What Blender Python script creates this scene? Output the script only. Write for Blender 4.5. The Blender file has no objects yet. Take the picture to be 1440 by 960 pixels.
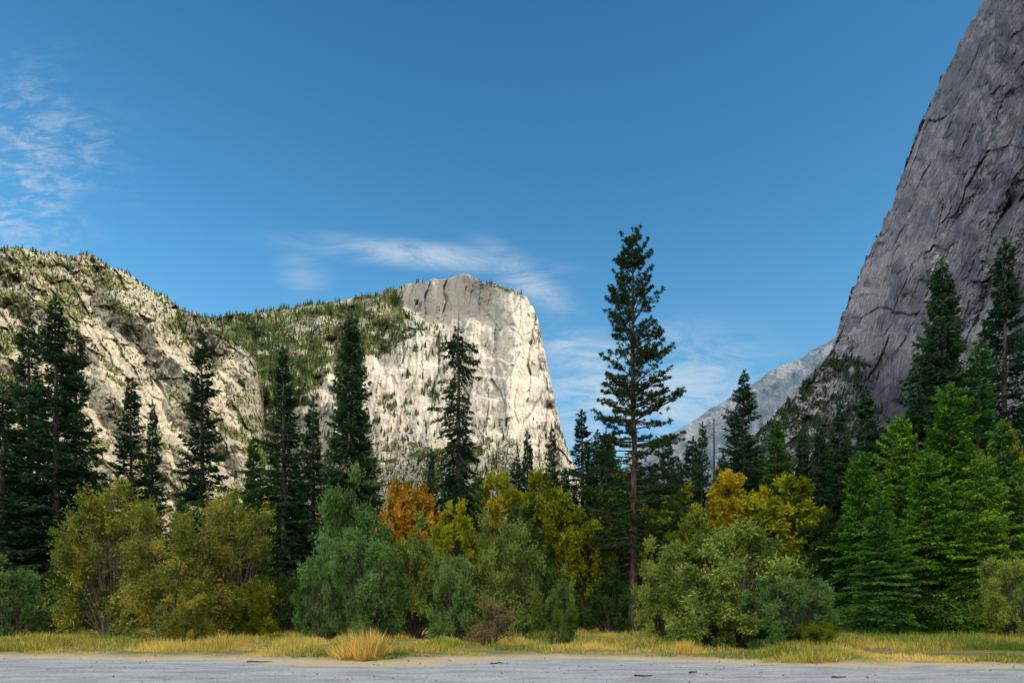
import bpy, math
import numpy as np
from mathutils import Vector
sc = bpy.context.scene
COL = sc.collection
sc.view_settings.view_transform = 'Standard'
sc.view_settings.look = 'None'
sc.view_settings.exposure = 0
F = 960.0; HY = 866.0; EYE = 1.6
def ray(px, py): return (np.asarray(px)-720)/F, (HY-np.asarray(py))/F

# ---------------------------------------------------------------- noise
def _h(ix, iy, seed):
    n = (ix.astype(np.int64) & 0xffffffff).astype(np.uint64)*np.uint64(374761393) + (iy.astype(np.int64) & 0xffffffff).astype(np.uint64)*np.uint64(668265263) + np.uint64(seed*1274126 + 977)
    n &= np.uint64(0xffffffff)
    n = ((n ^ (n >> np.uint64(13)))*np.uint64(1274126177)) & np.uint64(0xffffffff)
    n = ((n ^ (n >> np.uint64(15)))*np.uint64(2246822519)) & np.uint64(0xffffffff)
    n = n ^ (n >> np.uint64(16))
    return n.astype(np.float64)/4294967296.0
def vn(x, y, seed=0):
    x = np.asarray(x, float); y = np.asarray(y, float)
    ix = np.floor(x); iy = np.floor(y); fx = x-ix; fy = y-iy
    fx = fx*fx*(3-2*fx); fy = fy*fy*(3-2*fy)
    a = _h(ix, iy, seed); b = _h(ix+1, iy, seed); c = _h(ix, iy+1, seed); d = _h(ix+1, iy+1, seed)
    return (a*(1-fx)+b*fx)*(1-fy)+(c*(1-fx)+d*fx)*fy
def fbm(x, y, seed=0, o=4):
    s = 0; a = .5; t = 0
    for k in range(o):
        s = s+a*vn(x*2**k, y*2**k, seed+k*7); t += a; a *= .5
    return s/t
def sm(a, b, x):
    t = np.clip((np.asarray(x, float)-a)/(b-a), 0, 1); return t*t*(3-2*t)
def cell(x, y, seed=0, jit=.9):
    """worley: returns f1, f2-f1, id of the nearest cell"""
    x = np.asarray(x, float); y = np.asarray(y, float)
    ix = np.floor(x); iy = np.floor(y)
    f1 = np.full(x.shape, 9.); f2 = np.full(x.shape, 9.); cid = np.zeros(x.shape)
    for dx in (-1, 0, 1):
        for dy in (-1, 0, 1):
            cx_, cy_ = ix+dx, iy+dy
            px = cx_+.5+jit*(_h(cx_, cy_, seed)-.5); py = cy_+.5+jit*(_h(cx_, cy_, seed+1)-.5)
            d = np.hypot(x-px, y-py); h = _h(cx_, cy_, seed+2)
            n1 = d < f1
            f2 = np.where(n1, f1, np.minimum(f2, d)); cid = np.where(n1, h, cid); f1 = np.where(n1, d, f1)
    return f1, f2-f1, cid

# ---------------------------------------------------------------- mesh helpers
def mesh_from(name, V, Q, attrs=None, smooth=False):
    me = bpy.data.meshes.new(name)
    V = np.asarray(V, np.float32); Q = np.asarray(Q, np.int32)
    me.vertices.add(len(V)); me.vertices.foreach_set('co', V.ravel())
    me.loops.add(Q.size); me.loops.foreach_set('vertex_index', Q.ravel())
    k = Q.shape[1]
    me.polygons.add(len(Q))
    me.polygons.foreach_set('loop_start', np.arange(0, Q.size, k, dtype=np.int32))
    me.polygons.foreach_set('loop_total', np.full(len(Q), k, dtype=np.int32))
    if smooth: me.polygons.foreach_set('use_smooth', np.ones(len(Q), dtype=bool))
    for an, av in (attrs or {}).items():
        at = me.attributes.new(an, 'FLOAT', 'POINT'); at.data.foreach_set('value', np.asarray(av, np.float32).ravel())
    me.update(calc_edges=True); me.validate()
    me.materials.append(None)
    return me
def link(name, me, mat, parent=None):
    o = bpy.data.objects.new(name, me); COL.objects.link(o)
    o.material_slots[0].link = 'OBJECT'; o.material_slots[0].material = mat
    if parent: o.parent = parent
    return o
def tag(o, label=None, cat=None, group=None, kind=None):
    if label: o['label'] = label
    if cat: o['category'] = cat
    if group: o['group'] = group
    if kind: o['kind'] = kind
    return o
def nrm(v): return v/np.maximum(np.linalg.norm(v, axis=-1, keepdims=True), 1e-9)
def leaves(P, D, L, W, rng, tint):
    D = nrm(D); S = nrm(np.cross(D, rng.normal(size=D.shape)))
    L = np.asarray(L)[:, None]; W = np.asarray(W)[:, None]
    m = P+D*L*.45
    V = np.stack([P, m+S*W/2, P+D*L, m-S*W/2], 1).reshape(-1, 3)
    n = len(P); Q = np.arange(4*n).reshape(n, 4)
    return V, Q, np.repeat(tint, 4)
def tubes(P0, P1, R0, R1, n=4):
    P0 = np.asarray(P0, float); P1 = np.asarray(P1, float)
    D = nrm(P1-P0); ref = np.where(np.abs(D[:, 2:3]) > .9, [[1., 0, 0]], [[0, 0, 1.]])
    A = nrm(np.cross(D, ref)); B = np.cross(D, A)
    th = np.arange(n)*2*math.pi/n
    ring = A[:, None, :]*np.cos(th)[None, :, None]+B[:, None, :]*np.sin(th)[None, :, None]
    V = np.concatenate([P0[:, None]+ring*np.asarray(R0)[:, None, None], P1[:, None]+ring*np.asarray(R1)[:, None, None]], 1)
    N = len(P0); base = (np.arange(N)*2*n)[:, None]; q = []
    for k in range(n):
        k2 = (k+1) % n
        q.append(np.stack([base[:, 0]+k, base[:, 0]+k2, base[:, 0]+n+k2, base[:, 0]+n+k], 1))
    return V.reshape(-1, 3), np.concatenate(q)
def cat(parts):
    V = []; Q = []; off = 0; T = []
    for p in parts:
        V.append(p[0]); Q.append(p[1]+off); off += len(p[0])
        T.append(p[2] if len(p) > 2 else np.zeros(len(p[0])))
    return np.concatenate(V), np.concatenate(Q), np.concatenate(T)
def trunk_geo(H, r0, rng, wob=.12, segs=14, n=9, r1=.02, flare=1.35):
    zs = np.linspace(0, H, segs+1); off = np.cumsum(rng.normal(0, wob, (segs+1, 2)), 0)*.4; off[0] = 0
    off -= off[-1]*(zs/H)[:, None]
    r = r0*(1-zs/H)**.85+r1; r[0] *= flare
    zs[0] = -.4
    P = np.column_stack([off, zs]); th = np.arange(n)*2*math.pi/n
    V = (P[:, None, :]+np.stack([np.cos(th), np.sin(th), 0*th], 1)[None]*r[:, None, None]).reshape(-1, 3)
    Q = []
    for i in range(segs):
        for k in range(n):
            k2 = (k+1) % n; Q.append((i*n+k, i*n+k2, (i+1)*n+k2, (i+1)*n+k))
    return V, np.array(Q), P

# ---------------------------------------------------------------- materials
def new_mat(name):
    m = bpy.data.materials.new(name); m.use_nodes = True
    nt = m.node_tree; nt.nodes.clear(); return m, nt
class NB:
    def __init__(s, nt): s.nt = nt
    def n(s, t, **kw):
        x = s.nt.nodes.new(t)
        for k, v in kw.items(): setattr(x, k, v)
        return x
    def put(s, sock, v):
        if hasattr(v, 'is_output'): s.nt.links.new(v, sock)
        else: sock.default_value = v
    def m(s, op, a, b=0., c=None, clamp=False):
        x = s.n('ShaderNodeMath', operation=op, use_clamp=clamp); s.put(x.inputs[0], a); s.put(x.inputs[1], b)
        if c is not None: s.put(x.inputs[2], c)
        return x.outputs[0]
    def mix(s, f, a, b, bt='MIX'):
        x = s.n('ShaderNodeMix', data_type='RGBA', blend_type=bt)
        s.put(x.inputs[0], f)
        for sk, v in ((x.inputs[6], a), (x.inputs[7], b)):
            if isinstance(v, tuple): v = tuple(v)+(1,) if len(v) == 3 else v
            s.put(sk, v)
        return x.outputs[2]
    def ramp(s, f, a, b, lo=0., hi=1.):
        x = s.n('ShaderNodeMapRange', interpolation_type='SMOOTHSTEP'); s.put(x.inputs[0], f)
        x.inputs[1].default_value = a; x.inputs[2].default_value = b; x.inputs[3].default_value = lo; x.inputs[4].default_value = hi
        return x.outputs[0]
    def noise(s, vec, scale, detail=6, rough=.6, dist=0., loc=(0, 0, 0), sc=(1, 1, 1), rot=(0, 0, 0)):
        mp = s.n('ShaderNodeMapping'); s.put(mp.inputs[0], vec); mp.inputs[1].default_value = loc; mp.inputs[2].default_value = rot; mp.inputs[3].default_value = sc
        x = s.n('ShaderNodeTexNoise'); s.put(x.inputs['Vector'], mp.outputs[0])
        x.inputs['Scale'].default_value = scale; x.inputs['Detail'].default_value = detail; x.inputs['Roughness'].default_value = rough; x.inputs['Distortion'].default_value = dist
        return x.outputs[0]
def leaf_mat(name, dark, light, trans=.35, accent=None):
    m, nt = new_mat(name); b = NB(nt)
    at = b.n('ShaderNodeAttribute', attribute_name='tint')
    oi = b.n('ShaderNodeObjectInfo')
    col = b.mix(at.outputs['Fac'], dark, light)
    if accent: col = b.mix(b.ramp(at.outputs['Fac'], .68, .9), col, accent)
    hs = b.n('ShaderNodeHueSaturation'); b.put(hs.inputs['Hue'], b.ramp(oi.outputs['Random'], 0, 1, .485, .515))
    b.put(hs.inputs['Value'], b.ramp(oi.outputs['Random'], 1, 0, .82, 1.2)); b.put(hs.inputs['Color'], col)
    d = b.n('ShaderNodeBsdfDiffuse'); b.put(d.inputs[0], hs.outputs[0])
    t = b.n('ShaderNodeBsdfTranslucent'); b.put(t.inputs[0], hs.outputs[0])
    mx = b.n('ShaderNodeMixShader'); mx.inputs[0].default_value = trans
    nt.links.new(d.outputs[0], mx.inputs[1]); nt.links.new(t.outputs[0], mx.inputs[2])
    o = b.n('ShaderNodeOutputMaterial'); nt.links.new(mx.outputs[0], o.inputs[0])
    return m
def bark_mat(name, a, c):
    m, nt = new_mat(name); b = NB(nt)
    tc = b.n('ShaderNodeTexCoord').outputs['Object']
    n = b.noise(tc, 6, 6, .65, .4, sc=(1, 1, .25))
    p = b.n('ShaderNodeBsdfPrincipled'); p.inputs['Roughness'].default_value = .95
    b.put(p.inputs['Base Color'], b.mix(b.ramp(n, .35, .65), a, c))
    bp = b.n('ShaderNodeBump'); bp.inputs['Strength'].default_value = .8; bp.inputs['Distance'].default_value = .06
    b.put(bp.inputs['Height'], n); nt.links.new(bp.outputs[0], p.inputs['Normal'])
    o = b.n('ShaderNodeOutputMaterial'); nt.links.new(p.outputs[0], o.inputs[0])
    return m
def rock_mat(name, light, mid, dark, veg, vegd, scale=1., warm=(.5, .36, .24), warmamt=.35, streak=.35, bump=1., crk=.65, pale=None, n2lo=.50):
    m, nt = new_mat(name); b = NB(nt)
    tc = b.n('ShaderNodeTexCoord').outputs['Object']
    va = b.n('ShaderNodeAttribute', attribute_name='veg').outputs['Fac']
    ca = b.n('ShaderNodeAttribute', attribute_name='crack').outputs['Fac']
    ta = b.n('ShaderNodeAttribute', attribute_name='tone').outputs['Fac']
    n1 = b.noise(tc, .02*scale, 10, .76, .2, sc=(1, 1, streak))
    n2 = b.noise(tc, .09*scale, 8, .80, .3, loc=(30, 7, 9), sc=(1, 1, .5))
    n3 = b.noise(tc, .004*scale, 6, .65, .3, loc=(3, 77, 9), sc=(1, 1, streak))
    n4 = b.noise(tc, .045*scale, 6, .65, .1, loc=(9, 2, 1), sc=(1, 1, .06))
    n5 = b.noise(tc, .03*scale, 7, .7, .1, loc=(19, 4, 1), sc=(1, 1, .14))
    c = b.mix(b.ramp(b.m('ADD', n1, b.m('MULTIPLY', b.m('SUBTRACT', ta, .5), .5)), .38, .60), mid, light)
    c = b.mix(b.m('MULTIPLY', b.ramp(n3, .5, .66), warmamt), c, warm)
    if pale: c = b.mix(b.m('MULTIPLY', b.ramp(n5, .48, .60), b.ramp(ta, .2, 1., .15, .95)), c, pale)
    c = b.mix(b.ramp(n4, .52, .66, 0, .5), c, dark)
    c = b.mix(b.ramp(n2, n2lo, n2lo+.12, 0, .85), c, dark)
    c = b.mix(b.m('MULTIPLY', ca, crk), c, dark)
    vn_ = b.noise(tc, .09*scale, 7, .8, .2, loc=(5, 1, 0))
    vf = b.ramp(b.m('ADD', va, b.m('MULTIPLY', b.m('SUBTRACT', vn_, .5), 2.8)), .46, .56)
    c = b.mix(vf, c, b.mix(b.ramp(n2, .4, .6), veg, vegd))
    p = b.n('ShaderNodeBsdfDiffuse'); b.put(p.inputs[0], c); p.inputs[1].default_value = .6
    bp = b.n('ShaderNodeBump'); bp.inputs['Strength'].default_value = .9; bp.inputs['Distance'].default_value = bump*15/scale
    b.put(bp.inputs['Height'], b.m('ADD', n1, b.m('MULTIPLY', n2, .6))); nt.links.new(bp.outputs[0], p.inputs['Normal'])
    o = b.n('ShaderNodeOutputMaterial'); nt.links.new(p.outputs[0], o.inputs[0])
    return m
M = dict(
 fir=leaf_mat('fir_needles', (.012, .038, .022), (.07, .145, .055)),
 firg=leaf_mat('fir_needles_green', (.018, .08, .02), (.12, .27, .04)),
 pine=leaf_mat('pine_needles', (.018, .045, .018), (.085, .145, .04)),
 cedar=leaf_mat('cedar_sprays', (.016, .075, .014), (.22, .42, .032)),
 olive=leaf_mat('olive_leaves', (.055, .095, .014), (.31, .36, .055), accent=(.50, .40, .06)),
 teal=leaf_mat('willow_leaves_grey_green', (.028, .085, .02), (.26, .41, .12)),
 sage=leaf_mat('willow_leaves_sage', (.035, .085, .015), (.34, .44, .09)),
 ygreen=leaf_mat('yellow_green_leaves', (.045, .10, .008), (.40, .42, .03)),
 yellow=leaf_mat('yellow_leaves', (.06, .11, .008), (.58, .52, .035)),
 orange=leaf_mat('orange_leaves', (.16, .11, .01), (.62, .40, .035)),
 gold=leaf_mat('golden_leaves', (.10, .12, .01), (.72, .52, .03)),
 dgreen=leaf_mat('dark_leaves', (.015, .04, .010), (.08, .14, .03)),
 twig=leaf_mat('dry_leaves', (.12, .09, .04), (.36, .28, .12)),
 grass=leaf_mat('dry_grass', (.16, .24, .03), (.92, .66, .18), .3),
 farf=leaf_mat('far_needles', (.014, .034, .014), (.07, .10, .03), .1, accent=(.20, .10, .05)),
 scrub=leaf_mat('slope_scrub', (.03, .05, .012), (.17, .18, .025), .1),
 tals=leaf_mat('talus_scrub', (.015, .03, .015), (.06, .085, .04), .1),
 bark=bark_mat('grey_bark', (.04, .03, .023), (.13, .105, .08)),
 pbark=bark_mat('pine_bark', (.04, .022, .018), (.16, .10, .08)),
 gbark=bark_mat('pale_stems', (.09, .07, .055), (.28, .23, .19)),
)

# ---------------------------------------------------------------- camera and light
cam = bpy.data.cameras.new('camera'); co = bpy.data.objects.new('camera', cam); COL.objects.link(co)
co.location = (0, 0, EYE); co.rotation_euler = (math.radians(90), 0, 0)
cam.lens = 24; cam.sensor_width = 36; cam.shift_y = (HY-480)/1440; cam.clip_end = 40000; cam.clip_start = .1
sc.camera = co
SUN = Vector((.80, -.40, .45)).normalized()
l = bpy.data.lights.new('sun', 'SUN'); l.energy = 5; l.angle = math.radians(.5); l.color = (1, .92, .78)
lo = bpy.data.objects.new('sun', l); COL.objects.link(lo); lo.rotation_euler = SUN.to_track_quat('Z', 'Y').to_euler(); lo.location = (500, -400, 900)

w = bpy.data.worlds.new('World'); sc.world = w; w.use_nodes = True
nt = w.node_tree; nt.nodes.clear(); b = NB(nt)
WS = .15
sky = b.n('ShaderNodeTexSky', sky_type='NISHITA'); sky.sun_disc = False
sky.sun_elevation = math.asin(SUN.z); sky.sun_rotation = math.atan2(SUN.x, SUN.y)
sky.altitude = 1200; sky.air_density = 1.0; sky.dust_density = .4; sky.ozone_density = 1.6
dirv = b.n('ShaderNodeTexCoord').outputs['Generated']
sx = b.n('ShaderNodeSeparateXYZ'); b.put(sx.inputs[0], dirv); x, y, z = sx.outputs
yy = b.m('MAXIMUM', y, .08); rx = b.m('DIVIDE', x, yy); rz = b.m('DIVIDE', z, yy)
cv = b.n('ShaderNodeCombineXYZ'); b.put(cv.inputs[0], rx); b.put(cv.inputs[1], rz)
def ell(cx, cz, ax, az, rot=0.):
    c, s = math.cos(rot), math.sin(rot)
    dx = b.m('SUBTRACT', rx, cx); dz = b.m('SUBTRACT', rz, cz)
    u = b.m('DIVIDE', b.m('ADD', b.m('MULTIPLY', dx, c), b.m('MULTIPLY', dz, s)), ax)
    v = b.m('DIVIDE', b.m('SUBTRACT', b.m('MULTIPLY', dz, c), b.m('MULTIPLY', dx, s)), az)
    r = b.m('SQRT', b.m('ADD', b.m('MULTIPLY', u, u), b.m('MULTIPLY', v, v)))
    return b.ramp(r, 1., 0.)
def P(px, py): return (px-720)/F, (HY-py)/F
nA = b.noise(cv.outputs[0], 24, 10, .70, .4, sc=(.75, 1.9, 1), rot=(0, 0, .5))
nA2 = b.noise(cv.outputs[0], 6, 5, .6, .4, loc=(2.3, 1, 0), sc=(1, 1.6, 1))
nB = b.noise(cv.outputs[0], 5, 10, .68, .8, sc=(1, 3.6, 1), rot=(0, 0, -.12), loc=(3, 5, 0))
nE = b.noise(cv.outputs[0], 7, 9, .66, .6, sc=(1, 2.8, 1), rot=(0, 0, .2), loc=(13, 2, 0))
cA = b.m('MULTIPLY', b.m('MULTIPLY', ell(*P(0, 255), .26, .23, .5), b.ramp(nA2, .34, .56)), b.ramp(nA, .40, .72))
cB = b.m('MULTIPLY', b.m('MAXIMUM', ell(*P(590, 358), .30, .030, -.10), b.m('MAXIMUM', ell(*P(742, 392), .13, .040, -.6), b.m('MULTIPLY', ell(*P(425, 384), .06, .045, -.4), .5))), b.ramp(nB, .30, .66))
cC = b.m('MULTIPLY', b.m('MAXIMUM', ell(*P(840, 500), .17, .07, -.3), ell(*P(900, 560), .30, .15, .1)), b.ramp(nE, .38, .64))
cf = b.m('MULTIPLY', b.m('ADD', b.m('ADD', b.m('MULTIPLY', cA, .9), b.m('MULTIPLY', cB, .9)), b.m('MULTIPLY', cC, 1.)), b.ramp(y, .02, .12), clamp=True)
nC = b.noise(dirv, 2.2, 6, .6, .3)
cFill = b.m('MULTIPLY', b.m('MULTIPLY', b.ramp(nC, .3, .55), b.ramp(y, .1, -.2)), b.ramp(z, .1, .4))  # bright unseen clouds added behind the viewer to fill the shaded foreground
skc = b.mix(1., sky.outputs[0], (.60, 1.30, 1.42), 'MULTIPLY')
skc = b.mix(b.ramp(z, .35, .75), skc, b.mix(1., skc, (.62, .78, .86), 'MULTIPLY'))
skc = b.mix(b.ramp(z, .50, .10, 0, .6), skc, (.28/WS, .50/WS, .70/WS))
skc = b.mix(b.m('MULTIPLY', cf, .85), skc, (.62/WS, .72/WS, .80/WS))
skc = b.mix(b.m('MULTIPLY', cFill, .9), skc, (3.3/WS, 3.1/WS, 2.75/WS))
bg = b.n('ShaderNodeBackground'); b.put(bg.inputs[0], skc); bg.inputs[1].default_value = WS
ow = b.n('ShaderNodeOutputWorld'); nt.links.new(bg.outputs[0], ow.inputs[0])

# ---------------------------------------------------------------- mountains
def sheet(name, mat, xs, ridge, base, rows, depth, vegf, back=(1.25, .35), backdx=0, label=None):
    xs = np.asarray(xs, float); v = np.linspace(0, 1, rows)
    rg = ridge(xs)
    PX = np.repeat(xs[None], rows, 0); PY = base+(rg[None]-base)*v[:, None]
    D, crack, tone = depth(PX, PY)
    D = np.maximum(D, 150)
    kx, kz = ray(PX, PY)
    V = np.stack([kx*D, D, EYE+kz*D], -1)
    veg = vegf(PX, PY)
    top = V[-1].copy(); top[:, 1] *= back[0]; top[:, 0] = top[:, 0]*back[0]+backdx; top[:, 2] *= back[1]
    mid = (V[-1]+top)/2; mid[:, 2] = V[-1][:, 2]*.86+top[:, 2]*.06
    ext = lambda a: np.concatenate([a, a[-1:], a[-1:]])
    Va = np.concatenate([V, mid[None], top[None]], 0)
    R, Cn = Va.shape[:2]; idx = np.arange(R*Cn).reshape(R, Cn)
    Q = np.stack([idx[:-1, :-1], idx[:-1, 1:], idx[1:, 1:], idx[1:, :-1]], -1).reshape(-1, 4)
    me = mesh_from(name, Va.reshape(-1, 3), Q, {'veg': ext(veg), 'crack': ext(crack), 'tone': ext(tone)}, smooth=False)
    o = link(name, me, mat); tag(o, label, 'mountain', kind='structure')
    return V, PX, PY, veg[:rows]
def interp(pts):
    a = np.array(pts, float); return lambda x: np.interp(x, a[:, 0], a[:, 1])
def rough(PX, PY, seed, sy=.45, amp=.36, top=140, rid=.6):
    s = 0; lam = top; k = 0
    while lam > 3:
        wx = fbm(PX/lam*.7, PY/lam*.7, seed+50+k, 2)*.8
        n = vn(PX/lam+wx, PY/lam*sy+wx, seed+k*3)
        r = 1-np.abs(2*n-1)
        s = s+amp*(top/lam)**.22*lam/F*((1-rid)*(n-.5)+rid*(r-.5)); lam /= 1.9; k += 1
    return s
def blocks(PX, PY, seed, lam, sy, slant, amp, wts=(1., .7, .55)):
    """fractured slabs: each joint-bounded cell is offset and tilted; also returns joint lines and a per-slab tone"""
    s = 0; cr = 0; tone = 0; tw = 0
    for k, (l_, wgt) in enumerate(((lam, wts[0]), (lam*.45, wts[1]), (lam*.2, wts[2]))):
        wx = (fbm(PX/l_/1.3, PY/l_/1.3, seed+k, 4)-.5)*.6
        u = (PX+slant*PY)/l_+wx; v = PY*sy/l_+wx*.8
        f1, e, cid = cell(u, v, seed+20+k*5)
        s = s+amp*wgt*l_/F*((cid-.5)*.55+((cid*7.3) % 1-.5)*(u-np.floor(u)-.5)*.9)
        cr = np.maximum(cr, wgt*(1-sm(.0, .05+.03*k, e))*(.9-.2*k)*sm(.42, .66, fbm(PX/45, PY/45, seed+90+k, 3)))
        tone = tone+wgt*cid; tw += wgt
    return s, np.clip(cr, 0, 1), tone/tw
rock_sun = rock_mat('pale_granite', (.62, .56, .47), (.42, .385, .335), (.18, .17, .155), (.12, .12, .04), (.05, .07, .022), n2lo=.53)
rock_left = rock_mat('weathered_granite', (.57, .50, .38), (.36, .325, .26), (.15, .13, .10), (.16, .155, .035), (.075, .085, .025), 1.6, streak=.8)
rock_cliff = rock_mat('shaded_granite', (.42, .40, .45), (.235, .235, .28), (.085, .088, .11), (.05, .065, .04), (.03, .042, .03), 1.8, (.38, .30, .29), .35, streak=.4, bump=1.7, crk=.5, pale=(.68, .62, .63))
rock_far = rock_mat('hazed_distant_granite', (.27, .29, .32), (.14, .18, .225), (.09, .135, .18), (.10, .145, .175), (.085, .125, .165), .5, (.26, .26, .27), .5)  # bluish distance haze is mixed into these rock colours

# far mountain with the sheer face
def w_ridge(x):
    r = interp([(240, 452), (290, 446), (350, 441), (430, 429), (500, 418), (545, 409), (570, 401), (600, 395), (622, 392), (640, 390), (652, 386), (662, 387), (675, 394), (700, 401), (722, 409), (740, 418), (750, 431), (757, 450), (762, 474), (766, 494), (775, 540), (788, 600), (800, 640), (840, 700), (900, 770)])(x)
    return r+(fbm(x/10, x*0, 5, 3)-.5)*7
def arc(x): return interp([(500, 440), (535, 432), (560, 442), (600, 460), (640, 452), (680, 448), (715, 462), (740, 490), (770, 530)])(x)
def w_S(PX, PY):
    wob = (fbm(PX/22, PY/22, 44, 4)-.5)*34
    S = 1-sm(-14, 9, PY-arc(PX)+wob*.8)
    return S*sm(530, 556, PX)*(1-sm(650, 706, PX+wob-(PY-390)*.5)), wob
def w_depth(PX, PY):
    S, wob = w_S(PX, PY)
    D = 3300+(650-PY)*2.6
    wl = 1-sm(480, 600, PX)
    kb = 545+(fbm(PX/30, PY/30, 71, 3)-.5)*90
    D = D+wl*(np.logaddexp(0, (kb-PY)/18)*18)*6
    D = D+np.maximum(PX-705+wob*.6, 0)**2*.12
    D = D+S*(np.maximum(715-PX, 0)*9-(PY-400)*1.0+20)
    D = D+(1-sm(380, 570, PX))*sm(500, 680, PY)*600
    for c0, k0, am, x0 in ((560, 26, 60, 560), (505, 30, 50, 580), (610, 34, 60, 540), (530, 22, 30, 600), (585, 12, 30, 520)):
        a2 = c0+((PX-670)/105)**2*k0+wob*.7
        D = D+sm(-2, 3, a2-PY)*am*sm(x0, x0+60, PX)*(1-.6*sm(690, 730, PX))
    s, cr, tone = blocks(PX, PY, 11, 26, .28, .12, .95)
    D = D*(1+rough(PX, PY, 11, .35, .30, 90)+s)
    return D, np.clip(cr, 0, 1), np.clip(tone-.32*S+.4*sm(695, 730, PX), 0, 1.3)  # upper-left face: grey rock tone, with part of its shade painted in
def w_veg(PX, PY):
    bnd = interp([(240, 620), (370, 600), (430, 560), (480, 505), (520, 490), (600, 466)])(PX)
    wl = 1-sm(545, 625, PX+(fbm(PX/14, PY/14, 3, 4)-.5)*110+(PY-440)*-.6)
    v = wl*(1-sm(-12, 34, PY-bnd+(fbm(PX/20, PY/12, 8, 4)-.5)*90))
    v = v*(.50+.7*(fbm(PX/22, PY/9, 18, 4)-.3))
    low = sm(590, 650, PY+(fbm(PX/25, PY/25, 4)-.5)*90)*.5
    rid = sm(668, 690, PX)*(1-sm(735, 745, PX))*(1-sm(4, 9, PY-w_ridge(PX)))*.6
    led = .46*sm(.5, .7, fbm(PX/18+PY/40, PY/8, 77, 4))*(1-sm(680, 715, PX))*sm(455, 490, PY)
    return np.clip(v+low+rid+led*.9, 0, 1)
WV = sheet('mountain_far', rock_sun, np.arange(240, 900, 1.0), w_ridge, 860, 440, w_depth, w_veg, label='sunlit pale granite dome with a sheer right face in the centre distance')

def l_ridge(x):
    r = interp([(-400, 250), (-200, 310), (0, 345), (50, 352), (100, 357), (130, 362), (160, 376), (190, 392), (215, 409), (245, 427), (270, 440), (300, 464), (330, 482), (352, 498), (364, 516), (369, 545), (372, 600), (385, 680), (420, 760), (460, 820)])(x)
    return r+(fbm(x/13, x*0, 15, 4)-.5)*13
def l_depth(PX, PY):
    D = 1450+(PX-0)*1.0+(650-PY)*2.6
    D = D+np.maximum(PX-335, 0)**2*.25
    q = (PX*.75-PY*.62+260+(fbm(PX/60, PY/60, 2, 3)-.5)*70)/88
    gul = np.abs(q % 1-.5)*2
    D = D+110*gul
    D = D+20*(((PX*.45+PY*.9)/24+fbm(PX/40, PY/40, 6, 3)*1.5) % 1)
    s, cr, tone = blocks(PX, PY, 31, 24, .95, -.5, 1.3)
    D = D*(1+rough(PX, PY, 31, .9, .42, 110, .7)+s)
    return D, cr, tone
def l_veg(PX, PY):
    r = PY-l_ridge(PX)
    up = .28*(1-sm(30, 200, r+(fbm(PX/40, PY/40, 66)-.5)*160))
    d = .58*sm(.44, .62, fbm((PX+PY)/50, (PY-PX*.62)/14, 61, 5))
    lf = .22*(1-sm(0, 110, PX))
    slab = np.exp(-((PX-190)/60)**2-((PY-(490+(PX-190)*.25))/18)**2)+.5*np.exp(-((PX-330)/34)**2-((PY-530)/40)**2)
    return np.clip(np.maximum(up, d)+lf*.6-slab*.5, 0, .62)
LV = sheet('mountain_left', rock_left, np.concatenate([np.arange(-400, -20, 4.), np.arange(-20, 460, 1.05)]), l_ridge, 862, 460, l_depth, l_veg, label='rocky slope dotted with green scrub descending from the left edge')

def c_ridge(x):
    r = interp([(1020, 690), (1060, 615), (1090, 582), (1097, 574), (1120, 547), (1145, 519), (1160, 503), (1170, 488), (1178, 466), (1186, 440), (1200, 404), (1215, 370), (1235, 325), (1255, 289), (1268, 255), (1276, 222), (1283, 200), (1305, 150), (1330, 98), (1355, 45), (1385, 0), (1420, -60), (1480, -160), (1700, -400), (2200, -620)])(x)
    return r+(fbm(x/7, x*0, 25, 4)-.5)*(10+16*sm(1165, 1200, x))
def c_tal(PX, PY): return 1-sm(1140, 1270, PX-np.clip(PY-480, 0, 150)*.55)
def c_depth(PX, PY):
    kx, kz = ray(PX, PY)
    den = np.maximum(kx-.24-.4*kz, .07)
    D = 170/den
    tal = c_tal(PX, PY)
    D = D*(1-tal)+tal*(2250-np.clip(PY-480, -40, 160)*2.5-(PX-1100)*3.2)
    D = np.minimum(D, 2300)
    a_ = 1-.45*tal
    but = np.abs(((PX+PY*.42)/80+fbm(PX/80, PY/80, 5, 3)*1.2) % 1-.5)*2
    D = D*(1+.07*but*a_)
    s, cr, tone = blocks(PX, PY, 51, 30, .55, .42, 1.6, (.7, .8, .8))
    D = D*(1+a_*(rough(PX, PY, 51, .6, .80, 150, .6)+s))
    tone = np.clip(tone+.85*sm(.42, .58, fbm(PX/42, PY/50, 15, 4))*sm(300, 420, PY)-.12-.3*tal, 0, 1.3)
    return D, cr*a_, tone
def c_veg(PX, PY):
    tal = c_tal(PX, PY)*sm(470, 510, PY+(fbm(PX/20, PY/20, 9)-.5)*40)
    spots = .42*sm(.5, .66, fbm(PX/14, PY/16, 72, 4))
    slab = np.exp(-((PX-1265)/26)**2-((PY-545)/55)**2)
    return np.clip(tal*(.42+.9*(fbm(PX/10, PY/10, 31, 3)-.4))+spots*.8-slab, 0, 1)
cx = np.concatenate([np.arange(1020, 1460, 1.0), np.arange(1460, 2210, 10)])
CV = sheet('cliff_right', rock_cliff, cx, c_ridge, 862, 700, c_depth, c_veg, back=(1.12, .4), backdx=500, label='steep shaded grey granite cliff rising out of the right edge')

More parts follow.
